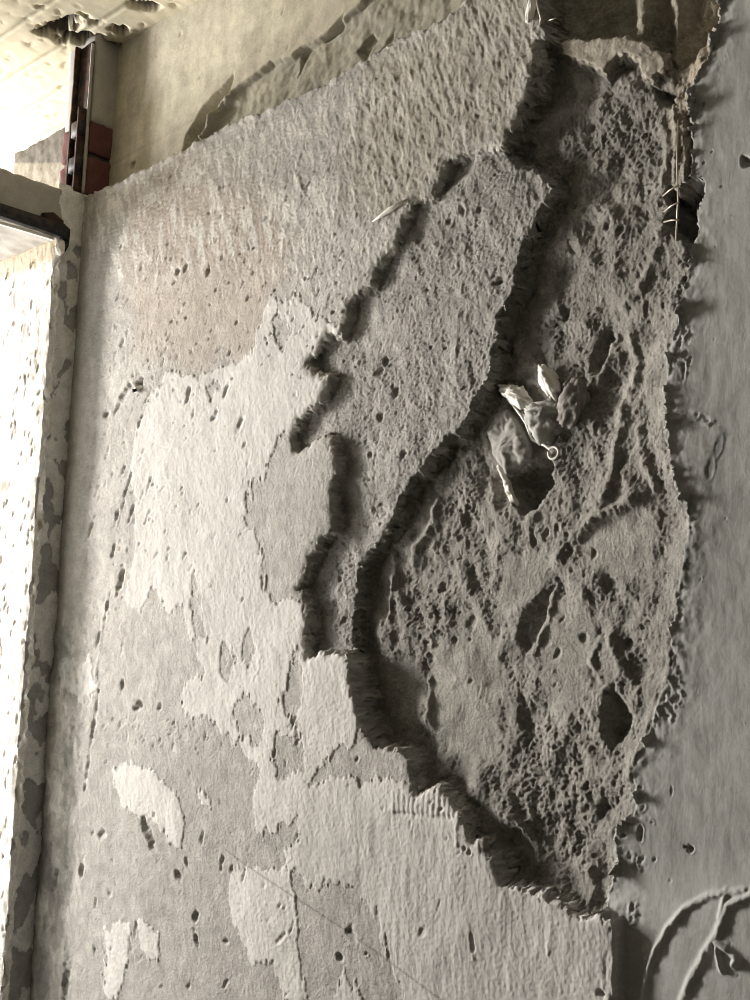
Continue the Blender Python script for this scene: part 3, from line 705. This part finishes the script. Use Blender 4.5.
# jamb of the window: a sunlit whitewashed face turned to the room
JD = .34
xj = np.linspace(-JD, .002, 150); zj = np.linspace(.55, ZL0+.02, 560)
J = Sheet(xj, zj, (0, YJ, 0), (1, 0, 0), (0, 0, 1), (0, -1, 0), lambda x, y, d=0.0: tuple(hit_y(x, y, YJ)[[0, 2]]))
ju, jv = J.U, J.V
J.h = (fbm(ju, jv, 12, 3, 160)*.004+fbm(ju*1.0+jv*.2, jv*.4, 70, 3, 161)*.0022).astype(np.float32)
rs2 = random.Random(5)
for k in range(260):
    J.pit(rs2.uniform(-JD, 0), rs2.uniform(.8, ZL0), rs2.uniform(.008, .03), rs2.uniform(.005, .009), math.radians(rs2.gauss(78, 14)), rs2.uniform(.004, .011), k, .001)
J.h -= (.010*np.exp(ju/.010)*(1+fbm(ju, jv, 40, 3, 163))).astype(np.float32)
wash = sstep(-.15, .05, fbm(ju, jv*.4, 30, 4, 164, gain=.7)+.20+.2*sstep(2.2, 1.6, jv))
J.col[:] = (c3(.30, .26, .21)*(1-wash[..., None])+c3(.62, .59, .54)*wash[..., None])
capz = sstep(ZL0-.055, ZL0-.035, jv+.012*fbm(ju, jv, 40, 2, 165)); J.col = J.col*(1-capz[..., None])+c3(.50, .42, .31)*capz[..., None]
J.build({0: 'window_jamb'}, {0: M_plaster}, {0: left})
box('wall_core', (-JD, YJ+.014, 0), (-.014, .14, ZL1-.004), M_joint, left)
box('window_breast', (-JD, YW, 0), (-.0, YJ+.014, .55), M_room, left)
box('wall_core', (-JD, -3.6, 0), (0, YW, ZC), M_room, left)
lin = rough_box('lintel', (-JD, YW, ZL0), (0, YJ+.012, ZL1), M_lintel, left, cell=.009, amp=.004, freq=28, seed=9, rnd=.008)
lin['label'] = 'grey plastered lintel over the window'

# brick stub above the lintel, beside the open shutter box
yb0 = float(hit_x(89, 125)[1]); zb1 = float(hit_x(100, 124)[2]); zbm = float(hit_x(96, 157)[2])
yg0 = float(hit_x(70, 190)[1])
for (z0, z1) in ((ZL1+.004, zbm-.004), (zbm+.004, zb1)):
    rough_box('brick', (-.11, yb0, z0), (.004, YB+.02, z1), M_brick, left, cell=.007, amp=.0025, freq=60, seed=int(z0*50), rnd=.005)
bd = rough_box('mortar_joint', (-.105, yb0+.005, zbm-.006), (-.002, YB+.02, zbm+.006), mineral('dark_joint', (.07, .062, .058)), left, cell=.01, amp=.002, rnd=.003)
up_ = rough_box('plastered_stub', (-.11, yb0+.002, zb1-.004), (.005, YB+.02, ZC+.01), M_lintel, left, cell=.012, amp=.003, freq=25, seed=21, rnd=.004)

# shutter guide: a steel channel standing on the lintel
gx = 0.0
guide = bpy.data.objects.new('shutter_guide', None); COL.objects.link(guide); guide.location = (gx, yb0, ZL1)
tag(guide, 'dark rusty metal shutter guide standing on the lintel beside red bricks', 'guide rail')
def gpart(name, lo, hi, mat):
    o = rough_box(name, np.array(lo)-np.array([gx, yb0, ZL1]), np.array(hi)-np.array([gx, yb0, ZL1]), mat, guide, cell=.012, amp=.0012, freq=40, seed=len(name), rnd=.0015)
    return o
gpart('back_flange', (-.052, yb0-.004, ZL1+.003), (.004, yb0-.0005, ZC-.012), M_rust)
gpart('side_flange', (-.004, yb0-.028, ZL1+.003), (.002, yb0-.004, zb1+.02), M_rust)
gpart('outer_flange', (-.052, yb0-.018, ZL1+.003), (-.046, yb0-.004, ZC-.012), M_rust)
gpart('cover_strip', (.002, yb0-.010, ZL1+.004), (.006, yb0-.002, ZC-.02), M_lintel)
for zz in (ZL1+.05, ZL1+.13):
    gpart('bracket', (-.03, yb0-.026, zz), (.007, yb0-.012, zz+.035), M_iron)

# ------------------------------------------------------------------ ceiling
cx = np.linspace(-1.25, 1.2, 420); cy = np.linspace(-1.5, .55, 340)
Cc = Sheet(cx, cy, (0, 0, ZC), (1, 0, 0), (0, 1, 0), (0, 0, -1), lambda x, y, d=0.0: tuple(hit_z(x, y, ZC)[[0, 1]]))
cu, cv = Cc.U, Cc.V
brd = np.abs(((cv+.03)/.11) % 1-.5); grv = sstep(.46, .5, brd)
Cc.h = (fbm(cu, cv, 6, 3, 170)*.004+fbm(cu, cv, 40, 3, 171)*.0012-.004*grv).astype(np.float32)
grv2 = grv*0
def cpit(px, py, L, Wd, deg, dp, lip=.0):
    p = hit_z(px, py, ZC); Cc.pit(p[0], p[1], L, Wd, math.radians(deg), dp, int(px*7+py), lip)
for a in [(56, 28, .10, .045, 20, .03), (68, 24, .12, .04, 0, .03), (78, 38, .14, .04, 30, .035), (70, 34, .09, .03, 60, .03), (88, 40, .09, .03, 20, .03), (48, 33, .07, .03, 60, .02), (118, 28, .045, .03, 20, .03), (122, 31, .03, .02, 0, .03), (140, 5, .07, .03, 40, .02), (150, 7, .05, .03, 10, .02), (96, 22, .03, .02, 30, .01), (106, 44, .10, .02, 40, .02)]:
    cpit(*a)
rs3 = random.Random(8)
for k in range(140):
    cpit(rs3.uniform(-20, 200), rs3.uniform(-40, 120), rs3.uniform(.01, .04), rs3.uniform(.006, .016), rs3.uniform(0, 180), rs3.uniform(.002, .008))
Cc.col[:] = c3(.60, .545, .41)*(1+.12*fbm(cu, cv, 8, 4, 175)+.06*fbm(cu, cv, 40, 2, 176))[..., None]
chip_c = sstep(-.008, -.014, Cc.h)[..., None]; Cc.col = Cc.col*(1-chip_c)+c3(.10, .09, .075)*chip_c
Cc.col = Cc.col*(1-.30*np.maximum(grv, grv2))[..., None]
ceil_ = setting('ceiling', 'pale yellow concrete ceiling with board marks and chipped holes')
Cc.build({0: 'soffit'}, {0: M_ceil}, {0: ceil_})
box('slab', (-1.3, -3.7, ZC+.045), (XMAX+2.5, .6, ZC+.2), M_room, ceil_)
box('far_soffit', (1.2, -3.7, ZC+.002), (XMAX+2.5, .04, ZC+.045), M_room, ceil_)
box('far_soffit', (-1.25, -3.7, ZC+.002), (1.2, -1.5, ZC+.045), M_room, ceil_)

# outer cheek of the shutter box seen through the gap above the lintel
YO = .20
ox = np.linspace(-1.25, -.02, 260); oz = np.linspace(ZL1-.5, ZC+.01, 200)
O = Sheet(ox, oz, (0, YO, 0), (1, 0, 0), (0, 0, 1), (0, -1, 0), lambda x, y, d=0.0: tuple(hit_y(x, y, YO)[[0, 2]]))
ou, ov = O.U, O.V
O.h = (fbm(ou, ov, 20, 4, 180)*.010).astype(np.float32)
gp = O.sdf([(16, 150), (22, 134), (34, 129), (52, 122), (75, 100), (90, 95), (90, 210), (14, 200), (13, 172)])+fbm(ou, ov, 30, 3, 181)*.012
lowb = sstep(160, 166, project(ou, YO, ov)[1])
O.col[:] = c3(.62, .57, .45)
O.col = np.where((gp > 0)[..., None], c3(.105, .095, .08)*(1+.5*fbm(ou, ov, 26, 3, 182))[..., None], O.col)  # darker grey patch on the cheek, ragged at its outline
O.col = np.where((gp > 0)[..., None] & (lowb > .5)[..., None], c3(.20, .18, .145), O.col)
side = setting('wall_outer', 'outer cheek wall with a darker grey patch seen through the gap above the lintel')
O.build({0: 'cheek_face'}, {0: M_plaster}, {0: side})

# ------------------------------------------------------------------ the rest of the room (out of the frame)
fl = setting('floor', 'dusty grey screed floor', box('floor', (-1.3, -3.7, -.1), (XMAX+2.5, .33, 0), M_floor))
setting('wall_right', 'plain plaster wall at the far end of the room', box('wall_right', (XMAX+2.4, -3.6, 0), (XMAX+2.55, .15, ZC), M_room))
setting('wall_front', 'plain plaster wall behind the viewer', box('wall_front', (0, -3.75, 0), (XMAX+2.4, -3.6, ZC), M_room))

# ------------------------------------------------------------------ things
# iron bar under the lintel face
pa = Vector(hit_x(-60, 193, .012)); pb = Vector(hit_x(40, 224, .012)); pc = Vector(hit_x(63, 232, .012)); pd = Vector(hit_x(66, 240, .010))
bar = bpy.data.objects.new('iron_bar', None); COL.objects.link(bar); bar.location = pb
tag(bar, 'black iron bar running along the front of the lintel', 'bar')
def strip(name, pts, half, thick, mat, parent):
    """a flat bar with square edges that follows points on the left wall"""
    bm = bmesh.new(); rings = []; org = parent.location
    for i, p in enumerate(pts):
        hz = half[i] if isinstance(half, (list, tuple)) else half
        rings.append([bm.verts.new(Vector(p)-org+Vector((dx, 0, dz))) for dx, dz in ((-thick, -hz), (thick, -hz), (thick*1.2, 0), (thick, hz), (-thick, hz))])
    for a, b in zip(rings[:-1], rings[1:]):
        for k in range(5): bm.faces.new((a[k], a[(k+1) % 5], b[(k+1) % 5], b[k]))
    bm.faces.new(rings[0][::-1]); bm.faces.new(rings[-1])
    bmesh.ops.recalc_face_normals(bm, faces=bm.faces[:])
    return link(name, bm, mat, parent, smooth=False)
strip('flat_bar', [pa, pa.lerp(pb, .5)+Vector((0, 0, .002)), pb, pc], [.014, .013, .014, .015], .008, M_iron, bar)
strip('bent_end', [pc+Vector((.001, -.004, .002)), Vector(hit_x(68, 236, .012)), Vector(hit_x(67, 243, .010)), Vector(hit_x(64, 249, .009))], [.014, .013, .010, .007], .007, M_iron, bar)
strip('upper_lug', [Vector(hit_x(42, 215, .008)), Vector(hit_x(52, 217, .010)), Vector(hit_x(62, 223, .008))], [.004, .009, .004], .006, M_rust, bar)
# white edge strip below the bar
wa = Vector(hit_x(-60, 206, .008)); wb = Vector(hit_x(20, 229, .008)); wc = Vector(hit_x(53, 239, .008))
eo = bpy.data.objects.new('edge_strip', None); COL.objects.link(eo); eo.location = wb
strip('strip_body', [wa, wb, wc], .0032, .004, M_white, eo); tag(eo, 'thin white edge strip directly beneath the black iron bar', 'strip')
# rounded plaster dab at the end of the bar
tag(lump('plaster_dab', Vector(hit_x(60, 247, .008)), (.010, .011, .018), M_white, 31, .12), 'small pale plaster dab under the bent end of the iron bar', 'plaster dab')

# wall plug in the hole at the end of the long groove
p0 = on_wall(140, 388, .01)
plug = bpy.data.objects.new('wall_plug', None); COL.objects.link(plug); plug.location = p0
tag(plug, 'white wall plug stuck in a dark hole of the pitted plaster', 'wall plug')
tube('sleeve', [Vector((0, .014, 0)), Vector((.002, -.002, -.003)), Vector((.003, -.012, -.007))], [.007, .0075, .006], M_cable, plug, 10)
tube('screw', [Vector((.003, -.008, -.005)), Vector((.004, -.019, -.010))], [.003, .0035], M_iron, plug, 8)

# pale fragments lodged in the deep bed
pl = on_wall(548, 419, .04)
tag(lump('plaster_lump', pl+Vector((0, -.004, 0)), (.034, .018, .030), mineral('grey_white_plaster', (.36, .35, .325), grain=200, bump=.6, var=.25), 12, .5, rot=(.2, .3, .4)),
    'smooth rounded grey lump beside the white chunk in the broken bed', 'plaster lump')
pw = on_wall(554, 383, .04)
tag(lump('plaster_chunk', pw+Vector((0, -.013, 0)), (.014, .013, .026), M_white, 4, .3, rot=(0, -.5, .2)), 'bright white plaster chunk above the grey lump', 'plaster chunk')
ps = on_wall(520, 397, .04)
tag(lump('plaster_splash', ps+Vector((0, -.008, 0)), (.036, .010, .013), M_white, 23, .5, freq=3.5, rot=(0, .45, 0)), 'flat white plaster splash at the top of the cable', 'plaster splash')
pq = on_wall(575, 402, .04)
tag(lump('mortar_lump', pq+Vector((0, -.002, 0)), (.020, .012, .034), M_joint, 27, .4, rot=(0, .5, .2)), 'grey mortar lump leaning against the white chunk', 'mortar lump')
# plate of smooth plaster over the hole
plate_pts = [(494, 412), (506, 408), (518, 424), (528, 440), (531, 458), (522, 466), (508, 476), (500, 466), (490, 450), (484, 430)]
def plate(name, pix, d, thick, mat, lab, cat, tilt=(0, 0), seed=0):
    bm = bmesh.new(); rr = random.Random(seed)
    P3 = [Vector(hit_y(x, y, d)) for x, y in pix]; c = sum(P3, Vector())/len(P3)
    dense = []
    for i, p in enumerate(P3):
        q = P3[(i+1) % len(P3)]
        for k in range(3): dense.append(p.lerp(q, k/3)+Vector((rr.uniform(-1, 1), 0, rr.uniform(-1, 1)))*.0014)
    off = lambda p: Vector((0, (p.x-c.x)*tilt[0]+(p.z-c.z)*tilt[1], 0))
    rings = []
    for s_, y in ((1.0, thick), (1.0, .3*thick), (.96, -.1*thick), (.72, -.35*thick), (.38, -.45*thick)):
        rings.append([bm.verts.new((p-c)*s_+Vector((0, y, 0))+off(p)*s_+Vector((0, rr.uniform(-1, 1)*.0006, 0))) for p in dense])
    n = len(dense)
    for a, b in zip(rings[:-1], rings[1:]):
        for k in range(n): bm.faces.new((a[k], a[(k+1) % n], b[(k+1) % n], b[k]))
    bm.faces.new(rings[0][::-1]); bm.faces.new(rings[-1])
    bmesh.ops.recalc_face_normals(bm, faces=bm.faces[:])
    bmesh.ops.triangulate(bm, faces=[f for f in bm.faces if len(f.verts) > 4])
    bmesh.ops.subdivide_edges(bm, edges=bm.edges[:], cuts=2, use_grid_fill=True)
    for v in bm.verts:
        w_ = v.co+c
        v.co += Vector((0, -.006*float(perlin(w_.x*38, w_.z*38, seed))-.0025*float(perlin(w_.x*120, w_.z*120, seed+1)), 0))
    o = link(name, bm, mat); o.location = c; return tag(o, lab, cat)
dpl = on_wall(508, 440, .04).y
plate('plaster_plate', plate_pts, dpl-.008, .016, mineral('plate_plaster', (.27, .258, .235), grain=220, bump=.6, var=.25), 'smooth pale plaster plate hanging over the dark hole', 'plaster plate', (-.10, .05), 3)
dfl = on_wall(505, 488, .04).y
plate('plaster_flake', [(497, 466), (500, 465), (507, 480), (515, 500), (516, 506), (511, 508), (505, 492)], dfl-.010, .006, M_white, 'narrow white plaster flake at the rim of the dark hole', 'plaster flake', (.2, 0), 5)
# cable with a looped end
cp = [on_wall(x, y, .04, .006) for x, y in ((500, 385), (505, 390), (511, 398), (518, 408), (523, 416), (528, 424), (531, 432), (534, 440), (540, 443), (547, 446))]
yc = sum(p.y for p in cp)/len(cp); cp = [Vector((p.x, .5*p.y+.5*yc, p.z)) for p in cp]
e = cp[-1]; ring = []
lc = Vector(hit_y(553.5, 453, e.y-.002))
for k in range(15):
    a_ = math.radians(140-k*24); ring.append(lc+Vector((math.cos(a_)*.0085, 0, math.sin(a_)*.0085)))
tag(tube('cable', cp+ring, .0020, M_cable, None, 8), 'thin pale cable with a looped end crossing the broken bed', 'cable')

# wire strands in the dark gap at the side of the smooth render
def wire(pts, r, lab, grp=None, d=.02, mat=M_wire):
    o = tube('wire_strand', [Vector(hit_y(x, y, dd)) for x, y, dd in pts], r, mat, None, 6)
    return tag(o, lab, 'wire', grp)
wire([(678, 120, .012), (677, 160, .016), (678, 200, .020), (676, 240, .024)], .0011, 'long upright wire strand down the dark gap beside the smooth render')
wire([(663, 196, .026), (670, 190, .020), (679, 185, .016)], .0011, 'upper short slanting wire strand crossing the dark gap')
wire([(664, 212, .028), (671, 206, .022), (679, 202, .018)], .0011, 'middle short slanting wire strand crossing the dark gap')
wire([(664, 222, .028), (672, 220, .020), (679, 220, .018)], .0011, 'lowest short wire strand across the dark gap, almost level')
# frayed ends at the top of the scratch coat
wire([(536, -4, -.004), (538, 8, -.012), (541, 18, -.014), (540, 24, -.006)], .0016, 'bent pale wire end hanging at the top of the scratch coat')
wire([(546, 22, .012), (550, 20, .004), (556, 18, 0.0)], .0010, 'short bright wire end sticking out beside the top recess')
fk = Vector(hit_y(532, 5, -.004))
tag(lump('plaster_flake', fk, (.008, .006, .026), M_white, 17, .3, rot=(0, .25, 0)), 'bright upright plaster flake at the top rim of the scratch coat', 'plaster flake')
# pale flake left on the slanting crease of the scratch coat
a_ = on_wall(374, 222, 0, .003); b_ = on_wall(392, 210, 0, .004); c_ = on_wall(408, 200, 0, .003)
tag(tube('plaster_sliver', [a_, a_.lerp(b_, .5), b_, c_], [.001, .003, .004, .0015], M_white, None, 7, 3, .25), 'thin pale plaster sliver slanting below the scratch coat', 'plaster sliver')
